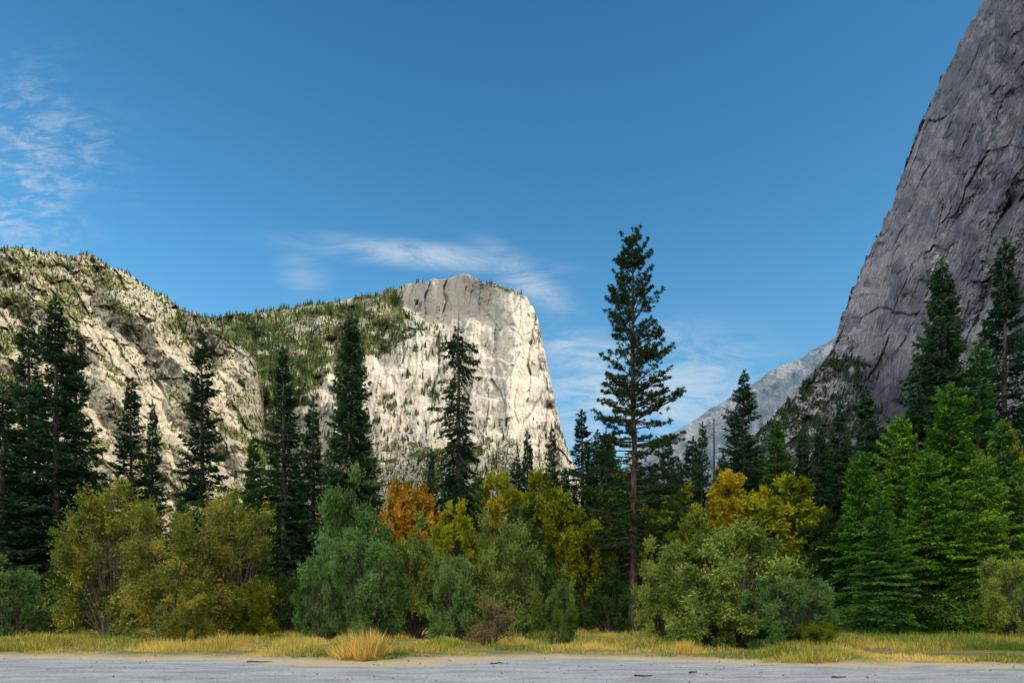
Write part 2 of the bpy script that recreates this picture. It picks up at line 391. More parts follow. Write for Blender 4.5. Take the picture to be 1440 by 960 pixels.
def f_ridge(x):
    return interp([(880, 640), (935, 612), (960, 600), (1000, 574), (1050, 545), (1090, 518), (1130, 500), (1175, 474), (1240, 440), (1300, 420)])(x)+(fbm(x/12, x*0, 35, 3)-.5)*5
def f_depth(PX, PY):
    D = 6500+(650-PY)*6-(PX-1000)*2
    s, cr, tone = blocks(PX, PY, 81, 30, .8, .5, .15)
    r = PY-f_ridge(PX)
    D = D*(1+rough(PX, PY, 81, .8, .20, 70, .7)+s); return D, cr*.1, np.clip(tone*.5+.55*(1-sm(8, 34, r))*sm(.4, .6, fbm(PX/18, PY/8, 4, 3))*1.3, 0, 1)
def f_veg(PX, PY): return .7*sm(.42, .58, fbm((PX+PY)/30, (PY-PX*.5)/16, 88, 3))*sm(4, 26, PY-f_ridge(PX))
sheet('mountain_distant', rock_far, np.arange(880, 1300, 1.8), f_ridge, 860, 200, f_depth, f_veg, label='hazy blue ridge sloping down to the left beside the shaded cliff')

# cliff continues past the right edge and behind the viewer
ys = np.linspace(300, -1100, 90); zs = np.linspace(-5, 640, 50)
Yg, Zg = np.meshgrid(ys, zs)
Xg = 350+.35*Zg+(fbm(Yg/120, Zg/160, 7, 5)-.5)*120
Vv = np.stack([Xg, Yg, Zg+(Zg > 600)*(fbm(Yg/80, Zg*0, 3)-.5)*80], -1)
bk = Vv[-1].copy(); bk[:, 0] += 500; bk[:, 2] = 0
Vv = np.concatenate([Vv, bk[None]]); R_, C_ = Vv.shape[:2]; idx = np.arange(R_*C_).reshape(R_, C_)
Q = np.stack([idx[:-1, :-1], idx[:-1, 1:], idx[1:, 1:], idx[1:, :-1]], -1).reshape(-1, 4)
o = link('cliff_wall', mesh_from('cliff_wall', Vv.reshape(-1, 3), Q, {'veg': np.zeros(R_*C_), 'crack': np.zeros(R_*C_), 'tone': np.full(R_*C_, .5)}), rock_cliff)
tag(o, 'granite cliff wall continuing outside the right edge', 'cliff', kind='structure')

# small trees on the mountains (far-off woods)
def minis(name, S, n, prob, h, seed, label, wr=.2, mat='farf'):
    rng = np.random.default_rng(seed); V, PX, PY, veg = S
    pr = prob(PX, PY, veg)[:-1, :-1].ravel()
    vis = ((PX > -30) & (PX < 1470) & (PY > -20))[:-1, :-1].ravel(); pr = pr*vis; pr /= pr.sum()
    k = rng.choice(len(pr), n, p=pr); r, c = np.divmod(k, PX.shape[1]-1)
    f = rng.random((n, 2, 1)); Pp = V[r, c]+(V[r, c+1]-V[r, c])*f[:, 0]+(V[r+1, c]-V[r, c])*f[:, 1]
    H = h[0]+(h[1]-h[0])*rng.random(n)**1.5; Wd = H*wr*rng.uniform(.7, 1.3, n)
    tint = rng.random(n)*.75; tint[rng.random(n) < .05] = .95
    out = []
    ns = 5
    for (z0, z1, r0) in ((-.15, .55, 1.), (.25, 1., .72)):
        th = np.arange(ns)*2*math.pi/ns
        ring = np.stack([np.cos(th), np.sin(th)], 1)[None]*(Wd*r0)[:, None, None]*rng.uniform(.6, 1.25, (n, ns, 1))
        ring = np.concatenate([ring, np.zeros((n, ns, 1))+(H*z0)[:, None, None]], 2)
        Vt = np.concatenate([Pp[:, None]+ring, (Pp+np.stack([0*H, 0*H, H*z1], 1))[:, None]], 1)
        base = np.arange(n)*(ns+1)
        T = np.concatenate([np.stack([base+j, base+(j+1) % ns, base+ns], 1) for j in range(ns)])
        out.append((Vt.reshape(-1, 3), T, np.repeat(tint, ns+1)))
    Vc, Qc, Tc = cat(out)
    o = link(name, mesh_from(name, Vc, Qc, {'tint': Tc}), M[mat]); tag(o, label, 'forest', kind='stuff')
minis('mountain_forest', WV, 14000, lambda a, c, v: np.where(v > .2, v, 0)*((c < 620) & (a < 630))*(.15+sm(.35, .6, fbm(a/16, c/7, 19, 3)))+.03*(c > 590)+.03*((v > .3) & (c > 480))+.5*((c-w_ridge(a) < 3) & (a < 600))+.25*((c-w_ridge(a) < 3) & (a > 670) & (a < 740)), (14, 42), 1, 'distant conifer forest covering the gentle slope left of the granite dome', .16)
minis('mountain_forest', LV, 9000, lambda a, c, v: np.where(v > .2, v, .03)*(.2+sm(.4, .6, fbm(a/12, c/8, 29, 3))), (1.5, 8), 2, 'scattered scrub bushes on the rocky left slope', .5, 'scrub')
minis('mountain_forest', LV, 6000, lambda a, c, v: (np.where(v > .2, v, .03)*(1.15-sm(60, 300, c-l_ridge(a))))+1.2*((c-l_ridge(a) < 4)), (6, 18), 8, 'small conifers dotting the rocky left slope and its skyline', .2)
minis('mountain_forest', CV, 3000, lambda a, c, v: np.where(v > .3, v, .0)*(a < 1270)*(c > 470)+.02*(v > .4)+.3*((c-c_ridge(a) < 4) & (a < 1270)), (4, 15), 3, 'dark shrubs and small trees at the foot of the shaded cliff', .45, 'tals')

# ---------------------------------------------------------------- ground
def edge(x):   # distance of the lakebed rim
    x = np.asarray(x, float)
    return np.interp(x, [-60, -22, -12, -8, -4, -1, 3, 8, 12, 16, 40], [27, 27, 26, 24.5, 24, 27, 28, 25.5, 24, 22.5, 22])+(fbm(x/3, x*0, 4, 4)-.5)*4
gx = np.concatenate([-np.geomspace(9000, 62, 26), np.arange(-60, 60.1, .4), np.geomspace(62, 9000, 26)])
gy = np.concatenate([-np.geomspace(6000, 12, 24), np.arange(-8, 12, 2.), np.arange(12, 70, .3), np.geomspace(70.5, 12000, 50)])
GX, GY = np.meshgrid(gx, gy)
lake = 1-sm(-.9, .9, GY-edge(GX)+(fbm(GX/1.1, GY/1.1, 8, 3)-.5)*3)
near = (1-sm(70, 130, GY))*(np.abs(GX) < 70)
GZ = (1-lake)*(.10+.12*fbm(GX/4, GY/4, 6, 4)*near)+near*lake*((fbm(GX/1.5, GY/.7, 9, 4)-.5)*.07)
sand = np.exp(-((GY-edge(GX)+.8)/1.3)**2)+.8*np.exp(-((GX+5.0)/4.5)**2-((GY-23)/1.6)**2)
idx = np.arange(GX.size).reshape(GX.shape)
Q = np.stack([idx[:-1, :-1], idx[:-1, 1:], idx[1:, 1:], idx[1:, :-1]], -1).reshape(-1, 4)
m, nt = new_mat('lakebed_and_soil'); b = NB(nt)
tc = b.n('ShaderNodeTexCoord').outputs['Object']
la = b.n('ShaderNodeAttribute', attribute_name='lake').outputs['Fac']; sa = b.n('ShaderNodeAttribute', attribute_name='sand').outputs['Fac']
n1 = b.noise(tc, 1.2, 8, .7, .4, sc=(.35, 1, 1)); n2 = b.noise(tc, 9, 7, .8); n3 = b.noise(tc, .35, 5, .6, .5, sc=(.3, 1, 1))
vo = b.n('ShaderNodeTexVoronoi'); b.put(vo.inputs['Vector'], tc); vo.inputs['Scale'].default_value = 16
g = b.mix(b.ramp(n1, .35, .65), (.33, .34, .365), (.60, .61, .62))
g = b.mix(b.ramp(n2, .48, .64, 0, .75), g, (.16, .165, .18))
g = b.mix(b.ramp(n3, .5, .72, 0, .3), g, (.46, .43, .38))
g = b.mix(b.ramp(b.m('ADD', sa, b.m('MULTIPLY', b.m('SUBTRACT', n1, .5), 1.5)), .35, .8, 0, .85), g, (.66, .50, .27))
soil = b.mix(b.ramp(n1, .4, .6), (.34, .27, .07), (.14, .15, .04))
soil = b.mix(b.ramp(n2, .5, .7), soil, (.08, .06, .04))
sy = b.n('ShaderNodeSeparateXYZ'); b.put(sy.inputs[0], tc)
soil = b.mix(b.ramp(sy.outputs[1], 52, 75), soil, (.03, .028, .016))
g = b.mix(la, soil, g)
p = b.n('ShaderNodeBsdfPrincipled'); p.inputs['Roughness'].default_value = .95; b.put(p.inputs['Base Color'], g)
bp = b.n('ShaderNodeBump'); bp.inputs['Strength'].default_value = .9; bp.inputs['Distance'].default_value = .06
b.put(bp.inputs['Height'], b.m('ADD', b.m('ADD', n1, n2), b.m('MULTIPLY', vo.outputs['Distance'], .5))); nt.links.new(bp.outputs[0], p.inputs['Normal'])
oo = b.n('ShaderNodeOutputMaterial'); nt.links.new(p.outputs[0], oo.inputs[0])
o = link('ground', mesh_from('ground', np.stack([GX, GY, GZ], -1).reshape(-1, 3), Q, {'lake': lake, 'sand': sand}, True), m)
tag(o, 'dry grey gravel lakebed with a grassy bank and forest floor behind', 'ground', kind='structure')

# grass
rng = np.random.default_rng(5)
def scatter(n, y0, y1, pw=1.6):
    u = rng.random(n); yv = (y0**(1-pw)+u*(y1**(1-pw)-y0**(1-pw)))**(1/(1-pw))
    xv = rng.uniform(-.82, .82, n)*yv; return xv, yv
xv, yv = scatter(330000, 20, 78)
d = yv-edge(xv)
pt = fbm(xv/1.8, yv/1.8, 12, 4)
keep = (d > -.6+2.2*(pt-.4)) & (rng.random(len(xv)) < np.clip(.06+(pt-.42)*7, .04, 1))
xv, yv, pt, d = xv[keep], yv[keep], pt[keep], d[keep]
hh = (.07+.62*np.clip(pt-.40, 0, 1)*2)*rng.uniform(.5, 1.4, len(xv))*(.4+.6*sm(0, 3, d))
tn = np.clip(fbm(xv/3.5, yv/3.5, 14, 4)*2.4-.62+rng.normal(0, .24, len(xv))-.6*sm(9, 20, xv)*sm(1, 4, d), 0, 1)
Pg = np.column_stack([xv, yv, np.full(len(xv), .06)])
Dg = np.column_stack([rng.normal(0, .3, (len(xv), 2)), np.ones(len(xv))])
V_, Q_, T_ = leaves(Pg, Dg, hh*1.1, rng.uniform(.02, .045, len(xv)), rng, tn)
tag(link('grass', mesh_from('grass', V_, Q_, {'tint': T_}), M['grass']), 'dry golden and green grass on the bank between lakebed and shrubs', 'grass', kind='stuff')
# pebbles
n = 1800; xv = rng.uniform(-24, 24, n); yv = rng.uniform(14, 27, n); k = yv < edge(xv); xv, yv = xv[k], yv[k]; n = len(xv)
oc = np.array([(1, 0, 0), (0, 1, 0), (-1, 0, 0), (0, -1, 0), (0, 0, .7), (0, 0, -.7)], float)
tr = np.array([(0, 1, 4), (1, 2, 4), (2, 3, 4), (3, 0, 4), (1, 0, 5), (2, 1, 5), (3, 2, 5), (0, 3, 5)])
sz = .010+.04*rng.random(n)**4
Vp = (np.column_stack([xv, yv, np.full(n, .01)])[:, None]+oc[None]*sz[:, None, None]*rng.uniform(.6, 1.4, (n, 6, 1))).reshape(-1, 3)
Tp = (tr[None]+np.arange(n)[:, None, None]*6).reshape(-1, 3)
tag(link('pebbles', mesh_from('pebbles', Vp, Tp, {'tint': np.repeat(rng.random(n), 6)}), leaf_mat('pebble_stone', (.12, .12, .13), (.5, .5, .51), 0.)), 'small loose stones scattered over the grey lakebed', 'pebbles', kind='stuff')

# ---------------------------------------------------------------- conifers
def conifer(seed, H=30, R=3.6, zb=2., step=.55, nb=(4, 7), dens=26, lL=(.3, .6), lW=.10, pw=.8, up=35, dn=-15, sag=.25, fan=.38, mode='fir', tr=.38, gap=0., botf=.9, Lr=(.62, 1.1), ztop=.985, lobe=1., kN=20):
    rng = np.random.default_rng(seed)
    TV, TQ, TP = trunk_geo(H, tr, rng)
    wood = [(TV, TQ)]; P_ = []; D_ = []; L_ = []; t_ = []; s0 = []; s1 = []; q0 = []; q1 = []
    z = zb
    azs = rng.uniform(0, 6.28, 6); amp = rng.uniform(.04, .14, 6)*lobe
    while z < H*ztop:
        t = (z-zb)/(H-zb)
        prof = min(1, ((1-t)**pw)*1.08)*(botf+(1-botf)*min(1, t*4))+.03
        nbr = rng.integers(nb[0], nb[1]+1) if t < .93 else 4
        for _ in range(nbr):
            if rng.random() < gap: continue
            az = rng.uniform(0, 2*math.pi)
            lob = 1+sum(amp[k]*math.sin((k+1)*az+azs[k]+z*.35*k) for k in range(4))
            L = max(.25, R*prof*lob*rng.uniform(*Lr))
            e = math.radians(dn+(up-dn)*t+rng.normal(0, 7))
            dh = np.array([math.cos(az), math.sin(az), 0]); pp = np.array([-dh[1], dh[0], 0])
            cxy = np.array([np.interp(z, TP[:, 2], TP[:, 0]), np.interp(z, TP[:, 2], TP[:, 1]), z+rng.uniform(-.2, .2)])
            def pos(s):
                s = np.atleast_1d(s)[:, None]
                return cxy+dh*L*s*math.cos(e)+np.array([0, 0, 1])*(L*s*math.sin(e)-sag*L*s**2*(1-t)+.12*L*s**3)
            br = pos(np.array([0, .5, 1.])); r0 = .02+.016*L
            s0 += [br[0], br[1]]; s1 += [br[1], br[2]]; q0 += [r0, r0*.6]; q1 += [r0*.6, .008]
            bt = rng.random()
            if mode == 'pine':
                m_ = max(3, int(L*dens)); s = rng.uniform(.2, 1.04, m_)**.65
                sd = rng.uniform(-1, 1, m_)
                c = pos(s)+pp*(sd*fan*L*(1.12-s))[:, None]+np.array([0, 0, 1])*rng.normal(.05, .10, m_)[:, None]
                s0 += list(pos(s*.8)); s1 += list(c); q0 += [.015]*m_; q1 += [.007]*m_
                cc = np.repeat(c, kN, 0); dd = rng.normal(size=(len(cc), 3))+dh*.6+np.array([0, 0, .5])
                P_.append(cc); D_.append(dd); L_.append(rng.uniform(*lL, len(cc))); t_.append(np.clip(.25+.35*bt+rng.normal(0, .15, len(cc)), 0, 1))
            else:
                m_ = max(8, int(L*dens)); s = rng.uniform(.06, 1.0, m_)**.8
                sd = np.where(rng.random(m_) < .5, -1, 1)
                off = rng.random(m_)*fan*L*(1.1-s)+.02
                c = pos(s)+pp*(sd*off)[:, None]+np.array([0, 0, 1])*(rng.normal(0, .07, m_)-.15*off)[:, None]
                dz = rng.uniform(-.75, .15, m_) if mode == 'fir' else rng.uniform(-1.3, .1, m_)
                dd = dh*rng.uniform(.3, 1, m_)[:, None]+pp*(sd*rng.uniform(.1, .9, m_))[:, None]+np.array([0, 0, 1])*dz[:, None]
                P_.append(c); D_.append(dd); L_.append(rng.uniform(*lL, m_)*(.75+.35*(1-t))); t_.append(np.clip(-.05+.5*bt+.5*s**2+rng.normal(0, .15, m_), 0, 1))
        z += step*rng.uniform(.7, 1.3)*(1 if t < .85 else .7)
    if ztop > .97:
        tp = np.repeat([[0, 0, H-.3]], 24, 0)+np.array([0, 0, 1])*rng.uniform(-.8, .2, 24)[:, None]
        P_.append(tp); D_.append(np.column_stack([rng.normal(0, .35, (24, 2)), np.ones(24)])); L_.append(np.full(24, .5)); t_.append(np.full(24, .5))
    else:
        for zz in np.arange(H*ztop, H*.98, .35):
            a = rng.uniform(0, 6.28); L = rng.uniform(.2, .7)
            s0.append(np.array([0, 0, zz])); s1.append(np.array([math.cos(a)*L, math.sin(a)*L, zz-.1])); q0.append(.03); q1.append(.01)
    Pn = np.concatenate(P_); Ln = np.concatenate(L_)
    crown = leaves(Pn, np.concatenate(D_), Ln, Ln*0+lW*rng.uniform(.6, 1.3, len(Ln)), rng, np.concatenate(t_))
    wood.append(tubes(s0, s1, q0, q1, 3))
    Vw, Qw, _ = cat(wood)
    return mesh_from('trunk', Vw, Qw, None, True), mesh_from('crown', *crown[:2], {'tint': crown[2]}), H, R
def broad(seed, R=3.2, H=6., zb=.6, nl=55, lr=.9, ntw=26, lp=16, lL=.17, lW=.07, stems='bush', upb=.35, bare=0, thin=.035, mid=.95, skirt=.22, spk=(.45, 1.1), irr=1.):
    rng = np.random.default_rng(seed)
    d = nrm(rng.normal(size=(nl, 3))); 
    ph = rng.uniform(0, 6.28, 5)
    un = 1+irr*(.18*np.sin(3*np.arctan2(d[:, 1], d[:, 0])+ph[0])+.14*np.sin(5*d[:, 0]+4*d[:, 2]+ph[1])+.12*np.sin(7*d[:, 1]+ph[2]))
    rr = rng.uniform(.35, .95, nl)**.5*un
    hz = (H-zb)/2; cz = zb+hz*mid
    Rr = R-lr*.6
    C = np.column_stack([d[:, 0]*Rr*rr, d[:, 1]*Rr*rr, cz+d[:, 2]*(hz-lr*.4)*rr]); C[:, 2] = np.maximum(C[:, 2], zb*.6+.2)
    if stems == 'bush':
        low = rng.random(nl) < skirt
        a = rng.uniform(0, 6.28, nl); q = rng.uniform(.5, .9, nl)*Rr
        C[low] = np.column_stack([np.cos(a)*q, np.sin(a)*q, rng.uniform(.35, .30*H, nl)])[low]
    out = nrm(C-np.array([0, 0, cz*.55]))
    wood = []
    s0 = []; s1 = []; q0 = []; q1 = []
    if stems == 'tree':
        TV, TQ, TP = trunk_geo(H*.7, .05*R+.04, rng, .08); wood.append((TV, TQ))
    for i in range(nl):
        if stems == 'bush':
            a = math.atan2(C[i, 1], C[i, 0])+rng.normal(0, .5); rb = rng.uniform(.05, .22)*R
            b0 = np.array([math.cos(a)*rb, math.sin(a)*rb, -.1]); ctl = np.array([C[i, 0]*.45, C[i, 1]*.45, C[i, 2]*.6])
        else:
            zz = min(H*.55, C[i, 2]*.6); b0 = np.array([0, 0, max(.8, zz)]); ctl = (b0+C[i])/2+np.array([0, 0, -.2])
        ctl = ctl+rng.normal(0, .12*R/3, 3)
        ts = np.linspace(0, 1, 6)[:, None]; cu = (1-ts)**2*b0+2*ts*(1-ts)*ctl+ts**2*C[i]
        rad = np.linspace(thin*(1+R/4), .012, 6)
        s0 += list(cu[:-1]); s1 += list(cu[1:]); q0 += list(rad[:-1]); q1 += list(rad[1:])
    T = nl*ntw; li = np.repeat(np.arange(nl), ntw)
    lsz = rng.uniform(.65, 1.25, nl)
    td = nrm(out[li]*.6+rng.normal(size=(T, 3))*.8+np.array([0, 0, upb])); tl = lr*rng.uniform(spk[0], spk[1], T)*lsz[li]
    tp = C[li]+rng.normal(0, .12*lr, (T, 3))
    if bare:
        kb = rng.random(T) < bare
        s0 += list(tp[kb]); s1 += list((tp+td*tl[:, None]*1.15)[kb]); q0 += [.013]*int(kb.sum()); q1 += [.004]*int(kb.sum())
    wood.append(tubes(s0, s1, q0, q1, 4))
    ti = np.repeat(np.arange(T), lp); s = rng.uniform(.15, 1, len(ti))
    Pn = tp[ti]+td[ti]*(tl[ti]*s)[:, None]+rng.normal(0, .05, (len(ti), 3)); Pn[:, 2] = np.maximum(Pn[:, 2], .08)
    Dn = td[ti]*.5+rng.normal(size=Pn.shape)*.8+np.array([0, 0, -.05])
    lt = rng.random(nl); tw = rng.random(T)
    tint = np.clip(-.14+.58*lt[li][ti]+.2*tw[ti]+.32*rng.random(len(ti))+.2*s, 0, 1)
    cr = leaves(Pn, Dn, lL*rng.uniform(.6, 1.4, len(ti)), lW*rng.uniform(.6, 1.3, len(ti)), rng, tint)
    Vw, Qw, _ = cat(wood)
    return mesh_from('trunk', Vw, Qw, None, True), mesh_from('crown', *cr[:2], {'tint': cr[2]}), H, R

K = {}
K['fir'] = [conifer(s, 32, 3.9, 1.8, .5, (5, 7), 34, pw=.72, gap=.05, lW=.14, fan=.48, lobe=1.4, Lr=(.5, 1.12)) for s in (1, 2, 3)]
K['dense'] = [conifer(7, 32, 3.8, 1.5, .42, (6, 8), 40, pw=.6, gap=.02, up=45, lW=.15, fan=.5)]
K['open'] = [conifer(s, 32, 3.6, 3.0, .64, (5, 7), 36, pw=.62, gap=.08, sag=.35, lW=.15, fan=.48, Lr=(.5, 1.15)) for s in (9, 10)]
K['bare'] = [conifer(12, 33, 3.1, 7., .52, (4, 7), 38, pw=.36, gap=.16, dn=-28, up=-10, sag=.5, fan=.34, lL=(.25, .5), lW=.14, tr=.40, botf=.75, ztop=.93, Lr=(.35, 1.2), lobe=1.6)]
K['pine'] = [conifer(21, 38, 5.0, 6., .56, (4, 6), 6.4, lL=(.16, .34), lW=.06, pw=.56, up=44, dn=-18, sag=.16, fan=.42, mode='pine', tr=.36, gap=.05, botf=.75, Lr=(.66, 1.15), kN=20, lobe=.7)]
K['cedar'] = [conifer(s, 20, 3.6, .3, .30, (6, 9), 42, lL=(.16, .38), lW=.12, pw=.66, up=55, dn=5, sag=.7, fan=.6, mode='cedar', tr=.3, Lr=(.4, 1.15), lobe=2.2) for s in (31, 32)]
K['bush'] = [broad(s, nl=60, ntw=32, lp=18, upb=.2, spk=(.4, 1.0)) for s in (41, 42, 43)]
K['willow'] = [broad(s, 3.2, 7.5, .3, 76, .95, 28, 15, .17, .065, upb=.6, bare=.3, thin=.035, mid=.9, spk=(.5, 1.3), skirt=.15) for s in (44, 45)]
K['round'] = [broad(46, 3.6, 6.6, .2, 120, .72, 32, 18, .14, .06, upb=.15, spk=(.4, .95), irr=.6), broad(47, 3.2, 5.5, .2, 92, .75, 30, 18, .15, .065, upb=.15, spk=(.4, .95))]
K['dry'] = [broad(48, 1.6, 2.6, .2, 26, .6, 16, 9, .11, .05, bare=.6, thin=.03)]
K['oak'] = [broad(s, 4.2, 12, 3., 90, 1.0, 30, 14, .28, .2, 'tree', upb=.15) for s in (51, 52)]
K['roundoak'] = [broad(53, 4.2, 11, 2.5, 100, .9, 30, 14, .26, .18, 'tree', upb=.1, irr=.25, spk=(.4, .9))]
def snag():
    rng = np.random.default_rng(3); TV, TQ, TP = trunk_geo(24, .36, rng, .05, r1=.08)
    s0 = []; s1 = []; q0 = []; q1 = []
    for z in np.linspace(9, 23, 34):
        a = rng.uniform(0, 6.28); L = rng.uniform(.4, 1.7); p0 = np.array([0, 0, z]); p1 = p0+np.array([math.cos(a)*L, math.sin(a)*L, rng.uniform(-.4, .2)])
        s0.append(p0); s1.append(p1); q0.append(.06); q1.append(.015)
    Vw, Qw, _ = cat([(TV, TQ), tubes(s0, s1, q0, q1, 3)])
    return mesh_from('trunk', Vw, Qw, None, True), None, 24, 1.7
K['snag'] = [snag()]
cnt = {}
def plant(kind, px, top, Y, wpx, leaf, label, name='conifer_tree', catg='tree', bark='bark', group=None, yaw=None):
    i = cnt.get(kind, 0); cnt[kind] = i+1
    tm, cm, H, R = K[kind][i % len(K[kind])]
    z0 = .1 if Y < 60 else .12
    h = (HY-top)/F*Y+EYE-z0; r = wpx/2/F*Y
    e = bpy.data.objects.new(name, None); COL.objects.link(e); e.empty_display_size = .5
    e.location = ((px-720)/F*Y, Y, z0); e.scale = (r/R, r/R, h/H); e.rotation_euler = (0, 0, (i*2.399+px*.01) % 6.28 if yaw is None else yaw)
    link('trunk', tm, M[bark], e)
    if cm: link('crown', cm, M[leaf], e)
    tag(e, label, catg, group); return e

for a in [
 ('fir', 78, 420, 72, 136, 'fir', 'tallest dark conifer in the clump by the left edge'),
 ('fir', 42, 440, 77, 120, 'fir', 'tall dark conifer just left of the tallest one in the left edge clump'),
 ('fir', 108, 466, 80, 116, 'fir', 'dark conifer forming the right shoulder of the left edge clump'),
 ('fir', 4, 545, 70, 150, 'fir', 'dark conifer cut by the left edge of the photo'),
 ('open', 186, 532, 84, 80, 'fir', 'slim dark conifer standing behind the left olive willow'),
 ('fir', 214, 562, 88, 58, 'fir', 'small thin conifer between two taller ones behind the olive willow'),
 ('open', 285, 470, 76, 92, 'fir', 'tall open conifer against the pale left slope right of the olive willow tip'),
 ('fir', 398, 488, 74, 108, 'fir', 'dark pointed conifer in front of the gap between left slope and dome'),
 ('fir', 356, 615, 80, 84, 'firg', 'lighter green conifer leaning on the dark pointed one'),
 ('fir', 441, 560, 84, 88, 'fir', 'shorter conifer between two tall dark ones left of the dome'),
 ('dense', 495, 443, 74, 100, 'fir', 'tall dense dark conifer in front of the left edge of the dome'),
 ('bare', 645, 437, 72, 88, 'fir', 'thin bare topped conifer with short drooping branches below the dome summit'),
 ('fir', 607, 630, 95, 44, 'fir', 'small spire conifer left of the bare topped tree'),
 ('fir', 742, 604, 100, 54, 'fir', 'left of two small conifers under the right edge of the dome'),
 ('fir', 776, 597, 98, 56, 'fir', 'right of two small conifers under the right edge of the dome'),
 ('fir', 818, 577, 86, 104, 'fir', 'dark conifer immediately left of the tallest pine'),
 ('fir', 850, 610, 92, 90, 'fir', 'dark conifer half hidden behind the tallest pine'),
 ('fir', 940, 618, 92, 90, 'fir', 'dark conifer right of the tallest pine under the distant ridge'),
 ('fir', 988, 594, 100, 64, 'fir', 'narrow conifer left of the dead snag'),
 ('fir', 1046, 522, 85, 112, 'fir', 'dark conifer right of the dead snag'),
 ('fir', 1090, 586, 80, 96, 'firg', 'fresh green conifer standing above the yellow tree'),
 ('fir', 1128, 610, 88, 80, 'fir', 'dark conifer directly right of the fresh green one'),
 ('fir', 1152, 596, 95, 76, 'fir', 'small dark conifer below the talus of the shaded cliff'),
 ('fir', 1182, 563, 90, 84, 'fir', 'dark conifer in front of the foot of the shaded cliff'),
 ('open', 1217, 547, 88, 92, 'fir', 'dark conifer before the pale slab on the cliff'),
 ('dense', 1325, 370, 78, 132, 'fir', 'very tall dark conifer against the shaded cliff'),
 ('open', 1412, 336, 76, 124, 'fir', 'tall open conifer nearest the right edge'),
 ('fir', 1378, 478, 72, 130, 'firg', 'mid green conifer between the two tall ones at right'),
 ('fir', 1290, 540, 76, 110, 'fir', 'dark conifer left of the very tall one against the cliff'),
 ('cedar', 1268, 584, 66, 132, 'cedar', 'bright green cedar with pointed top left of the biggest cedar'),
 ('cedar', 1338, 540, 62, 166, 'cedar', 'biggest bright green cedar in the right group'),
 ('cedar', 1208, 636, 62, 124, 'cedar', 'leftmost bright green cedar of the right group'),
 ('cedar', 1412, 590, 58, 150, 'firg', 'green cedar cut by the right edge'),
 ('cedar', 1302, 640, 57, 134, 'cedar', 'green cedar in front of the gap left of the biggest cedar'),
 ('cedar', 1376, 640, 55, 130, 'cedar', 'green cedar in front of the gap right of the biggest cedar'),
 ('cedar', 1238, 700, 55, 110, 'firg', 'low green cedar at the foot of the right group'),
 ('fir', 1250, 606, 76, 110, 'fir', 'dark conifer behind the leftmost bright green cedar'),
]: plant(*a)
plant('pine', 890, 320, 64, 156, 'pine', 'tallest pine with bare reddish lower trunk right of centre', 'pine_tree', bark='pbark')
plant('snag', 1004, 588, 88, 28, 'pine', 'dead grey brown snag with broken branch stubs', 'dead_tree', bark='bark')
for a in [
 ('roundoak', 578, 668, 70, 98, 'orange', 'orange autumn tree left of the bare topped conifer'),
 ('oak', 700, 666, 80, 100, 'ygreen', 'yellow green tree right of the bare topped conifer'),
 ('oak', 762, 664, 82, 96, 'ygreen', 'dull yellow green tree under the right edge of the dome'),
 ('oak', 690, 704, 74, 54, 'gold', 'small golden tree behind the middle olive shrub'),
 ('oak', 822, 716, 68, 84, 'yellow', 'yellow leaved tree directly left of the tallest pine trunk'),
 ('oak', 1030, 664, 76, 112, 'gold', 'golden autumn tree below the dead snag'),
 ('oak', 1105, 674, 72, 136, 'yellow', 'broad yellow green tree below the fresh green conifer'),
 ('oak', 945, 690, 78, 96, 'ygreen', 'yellow green tree directly right of the tallest pine trunk'),
 ('oak', 1412, 604, 62, 60, 'gold', 'golden tree among the cedars at the right edge'),
 ('oak', 640, 706, 66, 76, 'ygreen', 'light green tree below the bare topped conifer'),
 ('oak', 865, 664, 84, 110, 'dgreen', 'dark leafy tree behind the tallest pine trunk'),
 ('oak', 732, 710, 66, 80, 'dgreen', 'dark leafy tree between the yellow green ones behind the middle shrub'),
 ('oak', 1160, 720, 66, 80, 'dgreen', 'dark leafy tree left of the leftmost cedar'),
]: plant(*a, name='broadleaf_tree')
